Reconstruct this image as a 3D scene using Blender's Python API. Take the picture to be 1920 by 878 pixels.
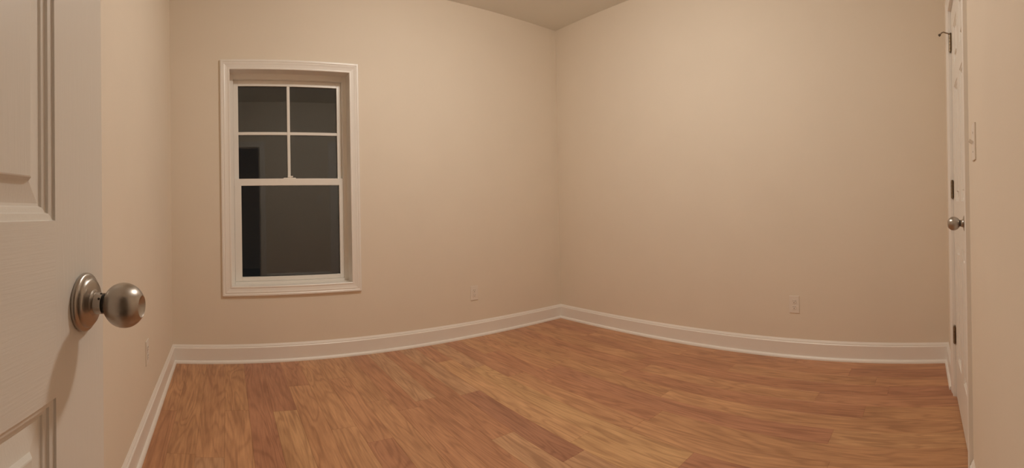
import bpy, bmesh, math, random
from mathutils import Vector, Matrix

random.seed(7)
scene = bpy.context.scene
C = scene.collection
for o in list(bpy.data.objects):
    bpy.data.objects.remove(o)

# ------------------------------------------------------------------ camera
# the photograph is a phone panorama: a cylindrical projection
W_PX, H_PX = 1920.0, 878.0
F, CY = 839.43, 385.36
YAW, PITCH, ROLL = 0.6376, 0.0057, -0.0194
CAM = Vector((-2.8944, -3.1568, 1.0529))
fwd0 = Vector((math.sin(YAW), math.cos(YAW), 0))
rgt0 = Vector((math.cos(YAW), -math.sin(YAW), 0))
up0 = Vector((0, 0, 1))
fwd = fwd0 * math.cos(PITCH) + up0 * math.sin(PITCH)
up1 = up0 * math.cos(PITCH) - fwd0 * math.sin(PITCH)
rgt = rgt0 * math.cos(ROLL) + up1 * math.sin(ROLL)
up = up1 * math.cos(ROLL) - rgt0 * math.sin(ROLL)
cd = bpy.data.cameras.new('camera')
cam = bpy.data.objects.new('camera', cd)
C.objects.link(cam)
cd.type = 'PANO'
cd.panorama_type = 'CENTRAL_CYLINDRICAL'
cd.central_cylindrical_range_u_min = -W_PX / 2 / F
cd.central_cylindrical_range_u_max = W_PX / 2 / F
cd.central_cylindrical_range_v_min = -(H_PX - CY) / F
cd.central_cylindrical_range_v_max = CY / F
cd.central_cylindrical_radius = 1.0
cd.clip_start = 0.01
m = Matrix((rgt, up, -fwd)).transposed().to_4x4()
m.translation = CAM
cam.matrix_world = m
scene.camera = cam

# ------------------------------------------------------------------ world, exposure
world = bpy.data.worlds.new('night')
scene.world = world
world.use_nodes = True
world.node_tree.nodes['Background'].inputs[0].default_value = (1.0, 0.92, 0.92, 1)
world.node_tree.nodes['Background'].inputs[1].default_value = 0.009
scene.view_settings.view_transform = 'Standard'
scene.view_settings.look = 'None'
scene.view_settings.gamma = 1.0
scene.view_settings.use_curve_mapping = False
scene.view_settings.exposure = 0.0
try:
    scene.cycles.use_denoising = True
    scene.cycles.max_bounces = 12
    scene.cycles.diffuse_bounces = 7
    scene.cycles.use_adaptive_sampling = True
    scene.cycles.adaptive_threshold = 0.02
    scene.cycles.transmission_bounces = 12
    scene.cycles.sample_clamp_indirect = 6.0
    scene.cycles.caustics_refractive = False
    scene.cycles.caustics_reflective = False
except Exception:
    pass
LAMP_POS = (-1.60, -1.60)
LAMP_COLOR = (0.965, 0.89, 0.785)
LAMP_STRENGTH = 166.0

# ------------------------------------------------------------------ room sizes
XL, XR = -3.285, 0.0        # left and right walls
YF, YB = 0.0, -3.265        # window wall and back wall
HC = 2.74                   # ceiling

# ------------------------------------------------------------------ materials
def mat(name):
    mt = bpy.data.materials.new(name)
    mt.use_nodes = True
    nt = mt.node_tree
    return mt, nt, nt.nodes['Principled BSDF']

def N(nt, kind, **kw):
    n = nt.nodes.new(kind)
    for k, v in kw.items():
        if k in n.inputs:
            n.inputs[k].default_value = v
        else:
            setattr(n, k, v)
    return n

def paint(name, col, rough, bump=0.0, scale=90.0, mottle=0.012):
    mt, nt, b = mat(name)
    tc = N(nt, 'ShaderNodeTexCoord')
    nz = N(nt, 'ShaderNodeTexNoise', Scale=3.0, Detail=3.0)
    nt.links.new(tc.outputs['Object'], nz.inputs['Vector'])
    rp = N(nt, 'ShaderNodeValToRGB')
    rp.color_ramp.elements[0].position = 0.3
    rp.color_ramp.elements[1].position = 0.7
    rp.color_ramp.elements[0].color = tuple(c * (1 - mottle) for c in col) + (1,)
    rp.color_ramp.elements[1].color = tuple(min(1, c * (1 + mottle)) for c in col) + (1,)
    nt.links.new(nz.outputs['Fac'], rp.inputs['Fac'])
    nt.links.new(rp.outputs['Color'], b.inputs['Base Color'])
    b.inputs['Roughness'].default_value = rough
    if bump:
        n2 = N(nt, 'ShaderNodeTexNoise', Scale=scale, Detail=4.0)
        nt.links.new(tc.outputs['Object'], n2.inputs['Vector'])
        bp = N(nt, 'ShaderNodeBump', Strength=bump, Distance=0.002)
        nt.links.new(n2.outputs['Fac'], bp.inputs['Height'])
        nt.links.new(bp.outputs['Normal'], b.inputs['Normal'])
    return mt

M_WALL = paint('wall_paint', (0.80, 0.72, 0.615), 0.75, 0.12, 160)
M_CEIL = paint('ceiling_paint', (0.80, 0.80, 0.755), 0.85, 0.15, 120)
M_TRIM = paint('trim_paint', (0.86, 0.83, 0.79), 0.35, 0.0)
M_VINYL = paint('window_vinyl', (0.87, 0.85, 0.81), 0.30)
M_PLATE = paint('plate_plastic', (0.81, 0.75, 0.68), 0.4)

def door_paint(name, sc):
    mt, nt, b = mat(name)
    b.inputs['Base Color'].default_value = (0.83, 0.805, 0.76, 1)
    b.inputs['Roughness'].default_value = 0.42
    tc = N(nt, 'ShaderNodeTexCoord')
    mp = N(nt, 'ShaderNodeMapping')
    mp.inputs['Scale'].default_value = sc
    nt.links.new(tc.outputs['Object'], mp.inputs['Vector'])
    nz = N(nt, 'ShaderNodeTexNoise', Scale=1.0, Detail=5.0, Distortion=1.2)
    nz.inputs['Roughness'].default_value = 0.6
    nt.links.new(mp.outputs['Vector'], nz.inputs['Vector'])
    bp = N(nt, 'ShaderNodeBump', Strength=0.11, Distance=0.003)
    nt.links.new(nz.outputs['Fac'], bp.inputs['Height'])
    nt.links.new(bp.outputs['Normal'], b.inputs['Normal'])
    return mt
M_DOOR_V = door_paint('door_paint_upright_grain', (260, 260, 9))
M_DOOR_H = door_paint('door_paint_level_grain', (9, 9, 260))

def metal(name, col, rough, aniso=0.0):
    mt, nt, b = mat(name)
    b.inputs['Base Color'].default_value = col + (1,)
    b.inputs['Metallic'].default_value = 1.0
    tc = N(nt, 'ShaderNodeTexCoord')
    nz = N(nt, 'ShaderNodeTexNoise', Scale=180.0, Detail=3.0)
    nt.links.new(tc.outputs['Object'], nz.inputs['Vector'])
    mr = N(nt, 'ShaderNodeMapRange')
    mr.inputs['To Min'].default_value = rough * 0.85
    mr.inputs['To Max'].default_value = rough * 1.15
    nt.links.new(nz.outputs['Fac'], mr.inputs['Value'])
    nt.links.new(mr.outputs['Result'], b.inputs['Roughness'])
    b.inputs['Anisotropic'].default_value = aniso
    return mt
M_NICKEL = metal('brushed_nickel', (0.45, 0.41, 0.37), 0.33, 0.4)
M_HINGE = metal('hinge_bronze', (0.30, 0.235, 0.165), 0.42)

def plain(name, col, rough=0.6):
    mt, nt, b = mat(name)
    b.inputs['Base Color'].default_value = col + (1,)
    b.inputs['Roughness'].default_value = rough
    return mt
M_DARK = plain('dark_slot', (0.02, 0.018, 0.015), 0.7)
M_RUBBER = plain('stop_rubber', (0.10, 0.075, 0.05), 0.6)

def glass():
    mt, nt, b = mat('window_glass')
    b.inputs['Base Color'].default_value = (0.93, 0.96, 0.95, 1)
    b.inputs['Roughness'].default_value = 0.0
    b.inputs['IOR'].default_value = 1.46
    b.inputs['Transmission Weight'].default_value = 1.0
    return mt
M_GLASS = glass()

def bulb_mat():
    mt, nt, b = mat('lit_bulb')
    nt.nodes.remove(b)
    e = N(nt, 'ShaderNodeEmission')
    e.inputs[0].default_value = LAMP_COLOR + (1,)
    e.inputs[1].default_value = LAMP_STRENGTH
    nt.links.new(e.outputs[0], nt.nodes['Material Output'].inputs[0])
    return mt
M_BULB = bulb_mat()

def wood():
    mt, nt, b = mat('floor_wood')
    tc = N(nt, 'ShaderNodeTexCoord')
    oi = N(nt, 'ShaderNodeObjectInfo')
    ml = N(nt, 'ShaderNodeMath', operation='MULTIPLY')
    ml.inputs[1].default_value = 37.0
    nt.links.new(oi.outputs['Random'], ml.inputs[0])
    cx = N(nt, 'ShaderNodeCombineXYZ')
    for i in range(3):
        nt.links.new(ml.outputs[0], cx.inputs[i])
    ad = N(nt, 'ShaderNodeVectorMath', operation='ADD')
    nt.links.new(tc.outputs['Object'], ad.inputs[0])
    nt.links.new(cx.outputs[0], ad.inputs[1])
    # broad cathedral figure
    m1 = N(nt, 'ShaderNodeMapping'); m1.inputs['Scale'].default_value = (8, 0.9, 1)
    nt.links.new(ad.outputs[0], m1.inputs['Vector'])
    n1 = N(nt, 'ShaderNodeTexNoise', Scale=1.0, Detail=2.0, Distortion=0.6)
    nt.links.new(m1.outputs[0], n1.inputs['Vector'])
    rings = N(nt, 'ShaderNodeMath', operation='MULTIPLY'); rings.inputs[1].default_value = 36.0
    nt.links.new(n1.outputs['Fac'], rings.inputs[0])
    sn = N(nt, 'ShaderNodeMath', operation='SINE')
    nt.links.new(rings.outputs[0], sn.inputs[0])
    ab = N(nt, 'ShaderNodeMath', operation='ABSOLUTE'); nt.links.new(sn.outputs[0], ab.inputs[0])
    pw = N(nt, 'ShaderNodeMath', operation='POWER'); pw.inputs[1].default_value = 5.0; nt.links.new(ab.outputs[0], pw.inputs[0])
    # fine streaks
    m2 = N(nt, 'ShaderNodeMapping'); m2.inputs['Scale'].default_value = (120, 8, 1)
    nt.links.new(ad.outputs[0], m2.inputs['Vector'])
    n2 = N(nt, 'ShaderNodeTexNoise', Scale=1.0, Detail=4.0)
    nt.links.new(m2.outputs[0], n2.inputs['Vector'])
    # blotches
    m3 = N(nt, 'ShaderNodeMapping'); m3.inputs['Scale'].default_value = (14, 3.0, 1)
    nt.links.new(ad.outputs[0], m3.inputs['Vector'])
    n3 = N(nt, 'ShaderNodeTexNoise', Scale=1.0, Detail=3.0)
    nt.links.new(m3.outputs[0], n3.inputs['Vector'])
    s1 = N(nt, 'ShaderNodeMath', operation='MULTIPLY_ADD'); s1.inputs[1].default_value = -0.16; s1.inputs[2].default_value = 0.05
    nt.links.new(pw.outputs[0], s1.inputs[0])
    s2 = N(nt, 'ShaderNodeMath', operation='MULTIPLY_ADD'); s2.inputs[1].default_value = 0.48
    nt.links.new(n2.outputs['Fac'], s2.inputs[0]); nt.links.new(s1.outputs[0], s2.inputs[2])
    s3 = N(nt, 'ShaderNodeMath', operation='MULTIPLY_ADD'); s3.inputs[1].default_value = 0.50
    nt.links.new(n3.outputs['Fac'], s3.inputs[0]); nt.links.new(s2.outputs[0], s3.inputs[2])
    rp = N(nt, 'ShaderNodeValToRGB')
    e = rp.color_ramp.elements
    e[0].position = 0.30; e[0].color = (0.66, 0.60, 0.57, 1)
    e[1].position = 0.80; e[1].color = (1.26, 1.28, 1.26, 1)
    nt.links.new(s3.outputs[0], rp.inputs['Fac'])
    tone = N(nt, 'ShaderNodeMix', data_type='RGBA', blend_type='MULTIPLY')
    tone.inputs['Factor'].default_value = 1.0
    nt.links.new(oi.outputs['Color'], tone.inputs[6])
    nt.links.new(rp.outputs['Color'], tone.inputs[7])
    nt.links.new(tone.outputs[2], b.inputs['Base Color'])
    b.inputs['Roughness'].default_value = 0.38
    b.inputs['Specular IOR Level'].default_value = 0.4
    bp = N(nt, 'ShaderNodeBump', Strength=0.05, Distance=0.001)
    nt.links.new(n2.outputs['Fac'], bp.inputs['Height'])
    nt.links.new(bp.outputs['Normal'], b.inputs['Normal'])
    return mt
M_WOOD = wood()
M_SUB = plain('subfloor', (0.10, 0.055, 0.03), 0.8)

# ------------------------------------------------------------------ mesh helpers
class MB:
    def __init__(self):
        self.v, self.f = [], []

    def add(self, vs, fs):
        k = len(self.v)
        self.v += [tuple(p) for p in vs]
        self.f += [tuple(i + k for i in f) for f in fs]
        return self

    def box(self, x0, x1, y0, y1, z0, z1):
        vs = [(x, y, z) for z in (z0, z1) for y in (y0, y1) for x in (x0, x1)]
        return self.add(vs, [(0, 2, 3, 1), (4, 5, 7, 6), (0, 1, 5, 4), (2, 6, 7, 3), (0, 4, 6, 2), (1, 3, 7, 5)])

    def prism(self, prof, origin, u, w, along):
        """profile points (a,b) -> origin + a*u + b*w, swept by the vector along"""
        o, u, w, al = Vector(origin), Vector(u), Vector(w), Vector(along)
        n = len(prof)
        a = [o + u * p[0] + w * p[1] for p in prof]
        vs = a + [p + al for p in a]
        fs = [(i, (i + 1) % n, n + (i + 1) % n, n + i) for i in range(n)]
        fs += [tuple(range(n - 1, -1, -1)), tuple(range(n, 2 * n))]
        return self.add(vs, fs)

    def miter(self, prof, p0, p1, inward, out, m0=1.0, m1=1.0):
        """casing leg: profile (a across, b proud); ends cut at 45 degrees (m0, m1 = +1 lengthens with a)"""
        p0, p1 = Vector(p0), Vector(p1)
        d = (p1 - p0).normalized(); w = Vector(inward); o = Vector(out)
        n = len(prof)
        A = [p0 + w * a + o * b - d * a * m0 for a, b in prof]
        B = [p1 + w * a + o * b + d * a * m1 for a, b in prof]
        fs = [(i, (i + 1) % n, n + (i + 1) % n, n + i) for i in range(n)]
        fs += [tuple(range(n - 1, -1, -1)), tuple(range(n, 2 * n))]
        return self.add(A + B, fs)

    def lathe(self, prof, origin, axis, seg=48):
        """profile (along axis, radius)"""
        o, ax = Vector(origin), Vector(axis).normalized()
        t = Vector((0, 0, 1)) if abs(ax.z) < 0.9 else Vector((1, 0, 0))
        e1 = ax.cross(t).normalized(); e2 = ax.cross(e1)
        vs, fs = [], []
        for a, r in prof:
            for k in range(seg):
                th = 2 * math.pi * k / seg
                vs.append(o + ax * a + (e1 * math.cos(th) + e2 * math.sin(th)) * r)
        for i in range(len(prof) - 1):
            for k in range(seg):
                k2 = (k + 1) % seg
                fs.append((i * seg + k, i * seg + k2, (i + 1) * seg + k2, (i + 1) * seg + k))
        fs.append(tuple(range(seg - 1, -1, -1)))
        fs.append(tuple((len(prof) - 1) * seg + k for k in range(seg)))
        return self.add(vs, fs)

    def tube(self, pts, r, seg=10):
        pts = [Vector(p) for p in pts]
        vs, fs = [], []
        for i, p in enumerate(pts):
            d = (pts[min(i + 1, len(pts) - 1)] - pts[max(i - 1, 0)]).normalized()
            t = Vector((0, 0, 1)) if abs(d.z) < 0.9 else Vector((1, 0, 0))
            e1 = d.cross(t).normalized(); e2 = d.cross(e1)
            for k in range(seg):
                th = 2 * math.pi * k / seg
                vs.append(p + (e1 * math.cos(th) + e2 * math.sin(th)) * r)
        for i in range(len(pts) - 1):
            for k in range(seg):
                k2 = (k + 1) % seg
                fs.append((i * seg + k, i * seg + k2, (i + 1) * seg + k2, (i + 1) * seg + k))
        fs.append(tuple(range(seg - 1, -1, -1)))
        fs.append(tuple((len(pts) - 1) * seg + k for k in range(seg)))
        return self.add(vs, fs)

    def build(self, name, material, parent=None, smooth=False, bevel=0.0, origin=None):
        me = bpy.data.meshes.new(name)
        vs = self.v
        if origin is not None:
            vs = [(v[0] - origin[0], v[1] - origin[1], v[2] - origin[2]) for v in vs]
        me.from_pydata(vs, [], self.f)
        bm = bmesh.new(); bm.from_mesh(me)
        bmesh.ops.recalc_face_normals(bm, faces=bm.faces)
        if bevel:
            es = [e for e in bm.edges if len(e.link_faces) == 2 and e.calc_face_angle(0) > 0.6]
            bmesh.ops.bevel(bm, geom=es, offset=bevel, segments=2, affect='EDGES', profile=0.5)
        bm.to_mesh(me); bm.free()
        me.materials.append(material)
        if smooth:
            for p in me.polygons:
                p.use_smooth = True
            try:
                me.set_sharp_from_angle(angle=math.radians(38))
            except Exception:
                pass
        ob = bpy.data.objects.new(name, me)
        if origin is not None:
            ob.location = origin
        C.objects.link(ob)
        if parent is not None:
            ob.parent = parent
        return ob

def empty(name, loc=(0, 0, 0), rz=0.0, parent=None):
    o = bpy.data.objects.new(name, None)
    o.empty_display_size = 0.1
    C.objects.link(o)
    o.location = loc
    o.rotation_euler = (0, 0, rz)
    if parent is not None:
        o.parent = parent
    return o

def tag(o, label=None, cat=None, group=None, kind=None):
    if label: o['label'] = label
    if cat: o['category'] = cat
    if group: o['group'] = group
    if kind: o['kind'] = kind
    return o

SKEW = math.atan(0.025)        # the back wall stands a little out of square
def struct(o, label, cat):
    return tag(o, label, cat, kind='structure')

# ------------------------------------------------------------------ structure: floor with planks
T = 0.12
CL0, CL1 = -1.2315, -0.5205      # closet door opening (near edge, far edge)
EN0, EN1 = -3.205, -2.385        # entry doorway
DH = 2.045                       # opening head height
PL = 0.018                       # plank thickness, finished floor top at z = 0
fl = struct(MB().box(XL - T, XR + T, YB - T - .1, YF + T, -0.06, -PL).build('floor', M_SUB),
            'reddish brown hardwood plank floor of the empty room', 'floor')
TONES = [(0.475, 0.242, 0.131), (0.49, 0.256, 0.137), (0.455, 0.226, 0.125), (0.50, 0.268, 0.142),
         (0.465, 0.234, 0.132), (0.485, 0.262, 0.136), (0.445, 0.217, 0.122), (0.51, 0.278, 0.146)]
T_LIGHT, T_GOLD, T_DARK, T_RED, T_TAN = (0.53, 0.305, 0.160), (0.545, 0.325, 0.165), (0.38, 0.183, 0.110), (0.438, 0.212, 0.124), (0.50, 0.29, 0.165)
PW = 0.127
EDGE0 = -0.122                  # first joint from the right wall
# boards that stand out in the photograph: column -> [(far end y of next joint, tone)]
SPECIAL = {3: [(-1.30, None), (-2.91, None), (-9, T_RED)],
           7: [(-0.95, None), (-2.70, T_RED), (-9, T_LIGHT)],
           10: [(-0.62, T_TAN), (-2.185, T_GOLD), (-9, T_RED)],
           11: [(-0.40, None), (-1.70, T_LIGHT), (-9, T_GOLD)],
           12: [(-0.95, T_TAN), (-1.79, T_DARK), (-9, T_TAN)],
           20: [(-0.79, T_RED), (-1.95, T_LIGHT), (-9, None)],
           21: [(-1.50, T_RED), (-9, None)],
           23: [(-1.214, None), (-9, T_TAN)],
           13: [(-1.45, None), (-9, T_TAN)],
           14: [(-0.9, T_TAN), (-2.3, None), (-9, None)]}
def plank(x0, x1, y0, y1, tone=None):
    g, c = 0.0002, 0.0006
    x0 += g; x1 -= g; y0 += g; y1 -= g
    ox, oy = (x0 + x1) / 2, (y0 + y1) / 2
    hx, hy = (x1 - x0) / 2, (y1 - y0) / 2
    vs = [(sx * hx, sy * hy, z) for z in (-PL, -c) for sx, sy in ((-1, -1), (1, -1), (1, 1), (-1, 1))]
    vs += [(sx * (hx - c), sy * (hy - c), 0) for sx, sy in ((-1, -1), (1, -1), (1, 1), (-1, 1))]
    fs = [(8, 9, 10, 11)]
    for r in (0, 4):
        for i in range(4):
            j = (i + 1) % 4
            fs.append((r + i, r + j, r + 4 + j, r + 4 + i))
    mb = MB().add(vs, fs)
    o = mb.build('plank', M_WOOD, fl)
    o.location = (ox, oy, 0)
    t = tone or random.choice(TONES); k = random.uniform(0.97, 1.03)
    k *= 1.13
    o.color = (t[0] * k, t[1] * k, t[2] * k, 1)
col, x1 = 0, XR
while x1 > XL + 0.02:
    x0 = max(XL, EDGE0 - col * PW)
    y = YF
    if col in SPECIAL:
        cuts = SPECIAL[col]
    else:
        cuts, c = [], -random.uniform(0.35, 1.5)
        while c > YB + 0.25:
            cuts.append((c, None)); c -= random.uniform(0.8, 1.7)
        cuts.append((-9, None))
    for c, tone in cuts:
        y1 = max(c, YB - 0.10)
        plank(x0, x1, y1, y, tone)
        y = y1
    x1 = x0; col += 1
# threshold boards in the doorway and under the closet door
struct(MB().box(EN0, EN1, YB - T, YB - 0.01, -PL, 0.002).build('trim_1', M_SUB), 'brown floor threshold in the dark entry doorway behind the viewer', 'threshold')

struct(MB().box(XL - T, XR + T, YB - T - .1, YF + T, HC, HC + 0.1).build('ceiling', M_CEIL), 'flat matte ceiling darker than the cream walls', 'ceiling')
struct(MB().box(XR, XR + T, YB - T - .1, YF + T, -0.06, HC).build('wall_right', M_WALL), 'plain cream wall to the right of the far corner', 'wall')
struct(MB().box(XL - T, XL, YB - T - .1, YF + T, -0.06, HC).build('wall_left', M_WALL), 'narrow strip of cream wall between open door and window wall', 'wall')
# window wall
WX0, WX1, WZ0, WZ1 = -2.862, -1.994, 0.533, 2.066      # finished opening between casings
w = MB()
w.box(XL, WX0 - 0.012, YF, YF + T + 0.07, -0.06, HC)
w.box(WX1 + 0.012, XR, YF, YF + T + 0.07, -0.06, HC)
w.box(WX0 - 0.012, WX1 + 0.012, YF, YF + T + 0.07, -0.06, WZ0 - 0.012)
w.box(WX0 - 0.012, WX1 + 0.012, YF, YF + T + 0.07, WZ1 + 0.012, HC)
struct(w.build('wall_front', M_WALL), 'cream wall with the white framed window', 'wall')
# back wall
w = MB()
J = 0.018
w.box(XL - .02, EN0 - J, YB - T, YB, -0.06, HC)
w.box(EN1 + J, CL0 - J, YB - T, YB, -0.06, HC)
w.box(CL1 + J, XR + .02, YB - T, YB, -0.06, HC)
w.box(EN0 - J, EN1 + J, YB - T, YB, DH + J, HC)
w.box(CL0 - J, CL1 + J, YB - T, YB, DH + J, HC)
struct(w.build('wall_back', M_WALL), 'cream wall beside the closet door at the right edge', 'wall')

# unlit hall behind the entry doorway, seen only as the dark shape mirrored in the window
HY = YB - T - 1.5
w = MB()
w.box(XL - T, EN1 + 1.2, HY - T, HY, -0.06, HC)
w.box(XL - T, XL, HY, YB - T, -0.06, HC)
w.box(EN1 + 1.1, EN1 + 1.2, HY, YB - T, -0.06, HC)
struct(w.build('wall_hall', M_WALL), 'cream walls of the unlit hall behind the doorway', 'wall')
struct(MB().box(XL - T, EN1 + 1.2, HY, YB - T, -0.06, 0).build('floor_hall', M_SUB), 'dark floor of the unlit hall behind the doorway', 'floor')
struct(MB().box(XL - T, EN1 + 1.2, HY, YB - T, HC, HC + .1).build('ceiling_hall', M_CEIL), 'ceiling of the unlit hall behind the doorway', 'ceiling')

# ------------------------------------------------------------------ baseboards (board with moulded cap, shoe moulding)
BB = [(0, 0), (0.0145, 0), (0.0145, 0.1035), (0.0110, 0.1085), (0.0092, 0.1095), (0.0092, 0.1140), (0.0030, 0.1245), (0.0020, 0.127), (0, 0.127)]
SH = [(0.0145, 0), (0.0285, 0), (0.0285, 0.004), (0.0268, 0.0105), (0.0225, 0.0165), (0.0175, 0.0195), (0.0145, 0.020)]
def baseboard(name, label, runs, out):
    b = MB(); s = []
    for p0, p1 in runs:
        b.prism(BB, p0, out, (0, 0, 1), Vector(p1) - Vector(p0))
        s.append(MB().prism(SH, p0, out, (0, 0, 1), Vector(p1) - Vector(p0)))
    o = struct(b.build(name, M_TRIM), label, 'baseboard')
    for q in s:
        q.build('shoe_molding', M_TRIM, o, smooth=True)
    return o
CASW = 0.083
baseboard('baseboard_front', 'white baseboard under the window', [((XL, YF, 0), (XR, YF, 0))], (0, -1, 0))
baseboard('baseboard_right', 'long white baseboard below the outlet on the right wall', [((XR, YF, 0), (XR, YB, 0))], (-1, 0, 0))
baseboard('baseboard_left', 'white baseboard running past the open door', [((XL, YB - .05, 0), (XL, YF, 0))], (1, 0, 0))
baseboard('baseboard_back', 'short white baseboard beside the closet door casing',
          [((XR, YB, 0), (CL1 + CASW + 0.006, YB, 0)), ((CL0 - CASW - 0.006, YB, 0), (EN1 + CASW + 0.006, YB, 0))], (0, 1, 0))

# ------------------------------------------------------------------ door casings and jambs
def casing_profile(wd):
    # a: across from the inner edge outward, b: proud of the wall
    return [(0, 0), (0, 0.010), (0.004, 0.0125), (0.010, 0.0125), (0.014, 0.0105), (wd * 0.45, 0.0130), (wd * 0.62, 0.0165),
            (wd * 0.72, 0.0145), (wd * 0.80, 0.0180), (wd * 0.95, 0.0180), (wd, 0.0150), (wd, 0)]
def door_frame(name, label, x0, x1):
    root = struct(empty(name, ((x0 + x1) / 2, YB, 0)), label, 'door frame')
    ox = Vector(root.location)
    def put(mb, nm, **k):
        o = mb.build(nm, M_TRIM, root, **k); o.location = -ox; return o
    pr = casing_profile(CASW - 0.005)
    r = 0.005
    put(MB().miter(pr, (x0 - r, YB, 0), (x0 - r, YB, DH + r), (-1, 0, 0), (0, 1, 0), 0, 1), 'side_casing')
    put(MB().miter(pr, (x1 + r, YB, 0), (x1 + r, YB, DH + r), (1, 0, 0), (0, 1, 0), 0, 1), 'side_casing')
    put(MB().miter(pr, (x0 - r, YB, DH + r), (x1 + r, YB, DH + r), (0, 0, 1), (0, 1, 0), 1, 1), 'head_casing')
    put(MB().box(x0 - J, x0, YB - T, YB, 0, DH), 'jamb')
    put(MB().box(x1, x1 + J, YB - T, YB, 0, DH), 'jamb')
    put(MB().box(x0 - J, x1 + J, YB - T, YB, DH, DH + J), 'head_jamb')
    put(MB().box(x0, x0 + .012, YB - .075, YB - .043, 0, DH), 'door_stop_strip')
    put(MB().box(x1 - .012, x1, YB - .075, YB - .043, 0, DH), 'door_stop_strip')
    put(MB().box(x0 + .012, x1 - .012, YB - .075, YB - .043, DH - .012, DH), 'door_stop_strip')
    return root
door_frame('trim_2', 'white casing around the dark entry doorway, mirrored in the window', EN0, EN1)
door_frame('trim_3', 'white casing around the closed closet door', CL0, CL1)

# ------------------------------------------------------------------ six panel doors
# local frame: x along the leaf from hinge edge (0) to latch edge (W), y = face normal, front face at y = 0, z up
PROF = [(0.0, 0.0), (0.0012, -0.0030), (0.0060, -0.0040), (0.0085, -0.0046), (0.0098, -0.0078), (0.0140, -0.0090),
        (0.0158, -0.0096), (0.0172, -0.0122), (0.0205, -0.0126), (0.0455, -0.0075), (0.0490, -0.0016), (0.0505, -0.0010)]
def six_panel(root, Wd, Z0, stile):
    Hd = 2.032
    TH = 0.035
    mull = 0.112
    z_top = Z0 + Hd
    rows = [(Z0 + 0.23, 0.835), (1.045, 1.62), (1.72, z_top - 0.115)]
    pw = (Wd - 2 * stile - mull) / 2
    cols = [(stile, stile + pw), (Wd - stile - pw, Wd - stile)]
    def part(mb, nm, mt):
        return mb.build(nm, mt, root)
    part(MB().box(0, stile, -TH, 0, Z0, z_top), 'stile', M_DOOR_V)
    part(MB().box(Wd - stile, Wd, -TH, 0, Z0, z_top), 'stile', M_DOOR_V)
    zs = [(Z0, rows[0][0]), (rows[0][1], rows[1][0]), (rows[1][1], rows[2][0]), (rows[2][1], z_top)]
    for a, b in zs:
        part(MB().box(stile, Wd - stile, -TH, 0, a, b), 'rail', M_DOOR_H)
    for a, b in rows:
        part(MB().box(cols[0][1], cols[1][0], -TH, 0, a, b), 'mullion', M_DOOR_V)
        for x0, x1 in cols:
            vs, fs = [], []
            for d, y in PROF:
                vs += [(x0 + d, y, a + d), (x1 - d, y, a + d), (x1 - d, y, b - d), (x0 + d, y, b - d)]
            k = len(PROF)
            for i in range(k - 1):
                for q in range(4):
                    q2 = (q + 1) % 4
                    fs.append((4 * i + q, 4 * i + q2, 4 * i + 4 + q2, 4 * i + 4 + q))
            fs.append(tuple(4 * (k - 1) + q for q in range(4)))
            vs += [(x0, -0.022, a), (x1, -0.022, a), (x1, -0.022, b), (x0, -0.022, b)]
            n0 = 4 * k
            for q in range(4):
                q2 = (q + 1) % 4
                fs.append((q, q2, n0 + q2, n0 + q))
            fs.append((n0, n0 + 1, n0 + 2, n0 + 3))
            part(MB().add(vs, fs), 'panel', M_DOOR_V)

def knob(root, x, z, k=1.0, ball_out=0.058):
    # brushed nickel passage knob: stepped rose, neck, collar, ball with a dished face
    o = (x, 0, z)
    R = 0.0285 * k
    prof = []
    for i in range(25):
        th = math.radians(28 + (149 - 28) * i / 24)
        prof.append((ball_out - R * 0.97 * math.cos(th), R * math.sin(th)))
    rim = prof[-1]
    prof += [(rim[0] + 0.0006, rim[1] * 0.93), (rim[0] - 0.0006, rim[1] * 0.85), (rim[0] - 0.003, rim[1] * 0.6), (rim[0] - 0.0042, rim[1] * 0.3), (rim[0] - 0.0046, rim[1] * 0.03)]
    b = MB().lathe(prof, o, (0, 1, 0), 64).build('door_knob', M_NICKEL, root, smooth=True)
    tag(b, 'brushed nickel round knob')
    Rr = 0.0385 * k
    rp = [(0, Rr * .98), (0.0015, Rr), (0.0045, Rr), (0.0062, Rr * .975), (0.0078, Rr * .91), (0.0082, Rr * .86), (0.0108, Rr * .83), (0.0130, Rr * .76),
          (0.0142, Rr * .66), (0.0150, Rr * .54), (0.0158, Rr * .45), (0.0180, Rr * .405), (0.0195, Rr * .39)]
    MB().lathe(rp, o, (0, 1, 0), 64).build('rose', M_NICKEL, b, smooth=True)
    n0 = ball_out - R * 0.97 * math.cos(math.radians(28))
    MB().lathe([(0.0185, 0.0146 * k), (0.026, 0.0138 * k), (n0 - 0.004, 0.0136 * k)], o, (0, 1, 0), 48).build('neck', M_NICKEL, b, smooth=True)
    MB().lathe([(n0 - 0.0045, 0.0120 * k), (n0 - 0.001, 0.0120 * k)], o, (0, 1, 0), 48).build('collar_gap', M_DARK, b, smooth=True)
    for az in (35, 75):   # small release holes at the top of the neck
        a = math.radians(az)
        c = Vector((x + math.cos(a) * 0.0134 * k, 0.0275, z + math.sin(a) * 0.0134 * k))
        d = Vector((math.cos(a), 0, math.sin(a)))
        MB().lathe([(-0.0006, 0.0016), (0.0008, 0.0016)], c, d, 12).build('release_hole', M_DARK, b)
    return b

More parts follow.
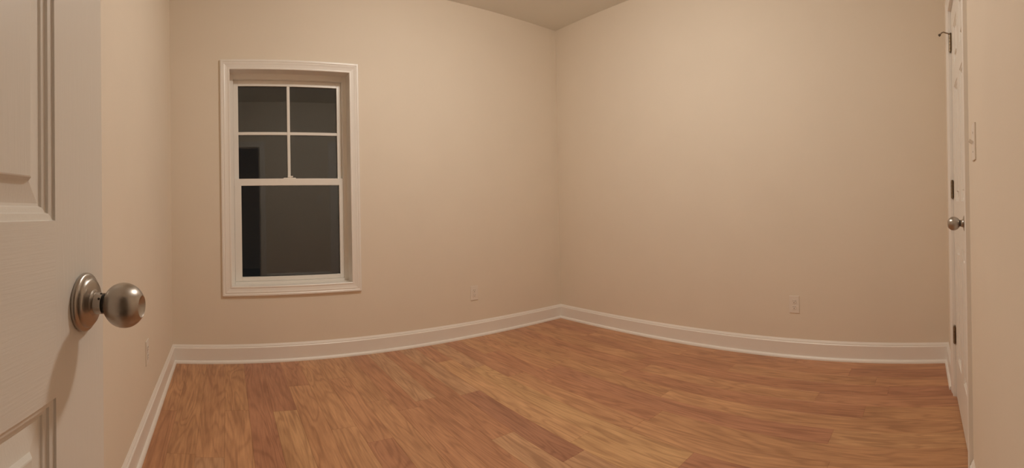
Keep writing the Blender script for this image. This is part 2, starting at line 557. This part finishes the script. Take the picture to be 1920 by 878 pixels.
def hinge(root, z, x=0.0, stop=False, h=0.089):
    y = 0.0065
    g = MB()
    n = 5
    for i in range(n):
        a = z - h / 2 + h * i / n
        g.lathe([(0.0004, 0.0068), (0.0010, 0.0074), (h / n - 0.0010, 0.0074), (h / n - 0.0004, 0.0068)], (x, y, a), (0, 0, 1), 16)
    b = g.build('hinge', M_HINGE, root, smooth=True)
    tag(b, 'dark metal butt hinge')
    MB().lathe([(0, 0.0050), (0.003, 0.0062), (0.006, 0.0045), (0.0075, 0.002)], (x, y, z + h / 2), (0, 0, 1), 14).build('pin_cap', M_HINGE, b, smooth=True)
    MB().lathe([(-0.006, 0.002), (-0.004, 0.0045), (0, 0.0050)], (x, y, z - h / 2), (0, 0, 1), 14).build('pin_tip', M_HINGE, b, smooth=True)
    MB().box(x, x + 0.030, -0.0008, 0.0010, z - h / 2, z + h / 2).build('leaf_plate', M_HINGE, b)
    if stop:
        zt = z + h / 2 + 0.005
        s = MB()
        s.lathe([(0, 0.010), (0.004, 0.010)], (x, y, zt), (0, 0, 1), 16)
        s.tube([(x, y, zt + .002), (x - .004, y + .018, zt + .006), (x - .008, y + .034, zt + .013), (x - .011, y + .044, zt + .010), (x - .014, y + .052, zt + .001)], 0.0034)
        st = s.build('hinge_pin_stop', M_HINGE, b, smooth=True)
        MB().lathe([(0, 0.004), (0.002, 0.0068), (0.010, 0.0068), (0.012, 0.005)], (x - .0135, y + .050, zt + .003), (-.3, .75, -.55), 14).build('bumper', M_RUBBER, b, smooth=True)
    return b

# open entry door, hinged on the back wall, its free edge standing into the room
PHI = math.radians(9.0)
D = Vector((math.sin(PHI), math.cos(PHI), 0))
NRM = Vector((math.cos(PHI), -math.sin(PHI), 0))
ROSE = Vector((-3.0833, -2.5873, 0.9357))
WE = 0.813
hz = ROSE - D * (WE - 0.060)
# local x -> D, local y -> NRM would mirror z, so the leaf is laid out from the latch edge: local x -> -D
d1 = struct(empty('door_1', (ROSE + D * 0.060).to_tuple()[:2] + (0,)), 'open white six-panel door with round knob filling the left edge', 'door')
def basis(xv, yv, loc):
    mm = Matrix((Vector(xv), Vector(yv), Vector((0, 0, 1)))).transposed().to_4x4()
    mm.translation = loc
    return mm
d1.matrix_world = basis(-D, NRM, Vector((ROSE.x + D.x * 0.060, ROSE.y + D.y * 0.060, 0)))
d1.matrix_world = basis(-D, NRM, Vector((ROSE.x + D.x * 0.060, ROSE.y + D.y * 0.060, 0)))
six_panel(d1, WE, 0.010, 0.133)
knob(d1, 0.060, ROSE.z, 1.0)
MB().box(-0.0008, 0.0005, -0.030, -0.005, ROSE.z - 0.028, ROSE.z + 0.028).build('latch_plate', M_NICKEL, d1)
for z in (0.333, 1.10, 1.878):
    hinge(d1, z, WE)

# closed closet door in the back wall (hinges next to the right wall)
WC = CL1 - CL0 - 0.006
d2 = struct(empty('door_2'), 'closed white six-panel closet door seen edge-on at the right', 'door')
d2.matrix_world = basis((-1, 0, 0), (0, 1, 0), Vector((CL1 - 0.003, YB - 0.006, 0)))
six_panel(d2, WC, 0.006, 0.115)
knob(d2, WC - 0.068, 0.9600, 0.95, 0.052)
for i, z in enumerate((0.333, 1.106, 1.878)):
    hinge(d2, z, -0.002, stop=(i == 2))

# ------------------------------------------------------------------ window
win = struct(empty('window_1', ((WX0 + WX1) / 2, YF, WZ0)), 'white double-hung window showing dark night glass', 'window')
WO = Vector(win.location)
def wp(mb, nm, mt, parent=None, **k):
    o = mb.build(nm, mt, parent or win, **k)
    if parent is None:
        o.location = -WO
    return o
CWP = 0.068
pr = casing_profile(CWP)
o_ = (0, -1, 0)
wp(MB().miter(pr, (WX0, YF, WZ1), (WX1, YF, WZ1), (0, 0, 1), o_), 'head_casing', M_TRIM)
wp(MB().miter(pr, (WX0, YF, WZ0), (WX1, YF, WZ0), (0, 0, -1), o_), 'bottom_casing', M_TRIM)
wp(MB().miter(pr, (WX0, YF, WZ0), (WX0, YF, WZ1), (-1, 0, 0), o_), 'side_casing', M_TRIM)
wp(MB().miter(pr, (WX1, YF, WZ0), (WX1, YF, WZ1), (1, 0, 0), o_), 'side_casing', M_TRIM)
JD = 0.122                     # jamb depth to the vinyl frame
r = 0.004
wp(MB().box(WX0 - .012, WX0 - r, YF, JD, WZ0 - .012, WZ1 + .012), 'jamb', M_TRIM)
wp(MB().box(WX1 + r, WX1 + .012, YF, JD, WZ0 - .012, WZ1 + .012), 'jamb', M_TRIM)
wp(MB().box(WX0 - r, WX1 + r, YF, JD, WZ1 + r, WZ1 + .012), 'head_jamb', M_TRIM)
wp(MB().box(WX0 - r, WX1 + r, YF, JD, WZ0 - .012, WZ0 - r), 'sill', M_TRIM)
# vinyl frame
FX0, FX1, FZ0, FZ1 = WX0 + 0.026, WX1 - 0.026, WZ0 + 0.016, WZ1 - 0.034
JE = 0.182
wp(MB().box(WX0 - .012, FX0, JD - 0.012, JE, WZ0 - .012, WZ1 + .012), 'frame_side', M_VINYL, bevel=0.0015)
wp(MB().box(FX1, WX1 + .012, JD - 0.012, JE, WZ0 - .012, WZ1 + .012), 'frame_side', M_VINYL, bevel=0.0015)
wp(MB().box(FX0, FX1, JD - 0.012, JE, FZ1, WZ1 + .012), 'frame_head', M_VINYL, bevel=0.0015)
wp(MB().box(FX0, FX1, JD - 0.020, JE, WZ0 - .004, FZ0), 'frame_sill', M_VINYL, bevel=0.0015)
def sash(nm, z0, z1, y0, y1, gl, grid):
    """gl: glass opening x0,x1,z0,z1"""
    gx0, gx1, gz0, gz1 = gl
    s = wp(MB().box(FX0 + .001, gx0, y0, y1, z0, z1).box(gx1, FX1 - .001, y0, y1, z0, z1), nm, M_VINYL, bevel=0.002)
    wp(MB().box(gx0, gx1, y0, y1, z0, gz0), 'bottom_rail', M_VINYL, s, bevel=0.002)
    wp(MB().box(gx0, gx1, y0, y1, gz1, z1), 'top_rail', M_VINYL, s, bevel=0.002)
    gy = y0 + 0.012
    xs, zs = [gx0, gx1], [gz0, gz1]
    if grid:
        cx, cz = grid
        hw = 0.0110
        wp(MB().box(cx - hw, cx + hw, y0 + .002, y0 + .020, gz0, gz1), 'muntin', M_VINYL, s, bevel=0.002)
        wp(MB().box(gx0, cx - hw, y0 + .002, y0 + .020, cz - hw, cz + hw), 'muntin', M_VINYL, s, bevel=0.002)
        wp(MB().box(cx + hw, gx1, y0 + .002, y0 + .020, cz - hw, cz + hw), 'muntin', M_VINYL, s, bevel=0.002)
        cells = [(gx0, cx - hw, gz0, cz - hw), (cx + hw, gx1, gz0, cz - hw), (gx0, cx - hw, cz + hw, gz1), (cx + hw, gx1, cz + hw, gz1)]
    else:
        cells = [(gx0, gx1, gz0, gz1)]
    for a, b, c, d in cells:      # sealed double glazing: two sheets
        wp(MB().box(a - .0005, b + .0005, gy, gy + .003, c - .0005, d + .0005).box(a - .0005, b + .0005, gy + .0125, gy + .0155, c - .0005, d + .0005), 'pane', M_GLASS, s)
    return s
LG = (-2.7845, -2.0517, 0.581, 1.248)
UG = (-2.800, -2.0535, 1.300, 1.990)
lo = sash('lower_sash', FZ0 + .001, 1.299, 0.114, 0.142, LG, None)
upr = sash('upper_sash', 1.252, FZ1 - .001, 0.1445, 0.171, UG, (-2.425, 1.637))
# sash lock on the meeting rail
k = wp(MB().box(-2.470, -2.380, 0.116, 0.140, 1.299, 1.305).lathe([(0, .012), (.008, .012), (.013, .008)], (-2.425, .128, 1.303), (0, 0, 1), 20)
       .box(-2.442, -2.402, 0.113, 0.125, 1.308, 1.318), 'sash_lock', M_VINYL, lo, bevel=0.001)

# ------------------------------------------------------------------ outlets and switch
def plate_mesh(parent, hole=None):
    return MB().prism([(-.0355, -.058), (.0355, -.058), (.0355, .058), (-.0355, .058)], (0, 0, 0), (1, 0, 0), (0, 0, 1), (0, .0050, 0)).build('cover_plate', M_PLATE, parent, bevel=0.0018)
def outlet(label, loc, rz):
    o = tag(empty('wall_outlet', loc, rz), label, 'outlet', 'wall outlets')
    plate_mesh(o)
    for s in (-1, 1):
        z = s * 0.0195
        prof = [(0.0155 * math.cos(math.radians(a)), max(-.0135, min(.0135, 0.0172 * math.sin(math.radians(a))))) for a in range(0, 360, 12)]
        rc = MB().prism(prof, (0, 0.0055, z), (1, 0, 0), (0, 0, 1), (0, .0022, 0)).build('receptacle', M_PLATE, o)
        MB().box(-.0076, -.0054, .0076, .0079, z + .0005, z + .0085).build('slot', M_DARK, rc)
        MB().box(.0054, .0076, .0076, .0079, z + .0015, z + .0085).build('slot', M_DARK, rc)
        MB().lathe([(0, .0026), (.0003, .0026)], (0, .0076, z - .0065), (0, 1, 0), 12).build('ground_hole', M_DARK, rc)
    MB().lathe([(0, .0034), (.0010, .0032), (.0014, .002)], (0, .0055, 0), (0, 1, 0), 14).build('screw', M_PLATE, o, smooth=True)
    return o
# local +y is the wall normal
outlet('pale wall outlet low on the window wall, left of the far corner', (-0.962, YF, 0.357), math.pi)
outlet('pale wall outlet on the right wall near the closet door', (XR, -2.240, 0.360), math.pi / 2)
outlet('small outlet on the left wall beside the open door', (XL, -1.023, 0.385), -math.pi / 2)
sw = tag(empty('light_switch', (-1.475, YB, 1.235), 0), 'light switch beside the closet door casing seen edge-on', 'light switch')
plate_mesh(sw)
MB().prism([(-.005, 0), (.005, 0), (.004, .014), (-.004, .014)], (0, .0045, .002), (1, 0, 0), (0, .82, .57), (0, .004, -.009)).build('toggle', M_PLATE, sw)
for z in (-.03, .03):
    MB().lathe([(0, .0034), (.0010, .0032), (.0014, .002)], (0, .0055, z), (0, 1, 0), 14).build('screw', M_PLATE, sw, smooth=True)

# ------------------------------------------------------------------ ceiling lamp (just above the frame; the room's only light)
lx, ly = LAMP_POS
lp = tag(empty('ceiling_lamp', (lx, ly, HC)), 'round flush ceiling lamp with glowing glass dome above the floor centre', 'ceiling lamp')
MB().lathe([(0, .135), (-.004, .140), (-.022, .140), (-.028, .132), (-.028, .02)], (0, 0, 0), (0, 0, 1), 48).build('pan', M_NICKEL, lp, smooth=True)
dome = [(-.027, .118)] + [(-.029 - .072 * math.sin(math.radians(a)), .118 * math.cos(math.radians(a))) for a in range(0, 90, 10)] + [(-.101, .004)]
MB().lathe(dome, (0, 0, 0), (0, 0, 1), 40).build('glass_dome', M_BULB, lp, smooth=True)
MB().lathe([(-.100, .009), (-.104, .010), (-.110, .006), (-.113, .002)], (0, 0, 0), (0, 0, 1), 20).build('finial', M_NICKEL, lp, smooth=True)

# ------------------------------------------------------------------ the back wall and what is fixed to it, turned about the far right corner
bpy.context.view_layer.update()
RB = Matrix.Translation((0, YB, 0)) @ Matrix.Rotation(SKEW, 4, 'Z') @ Matrix.Translation((0, -YB, 0))
for nm in ('wall_back', 'baseboard_back', 'trim_1', 'trim_2', 'trim_3', 'door_2', 'light_switch', 'wall_hall', 'floor_hall', 'ceiling_hall'):
    ob = bpy.data.objects[nm]
    ob.matrix_world = RB @ ob.matrix_world
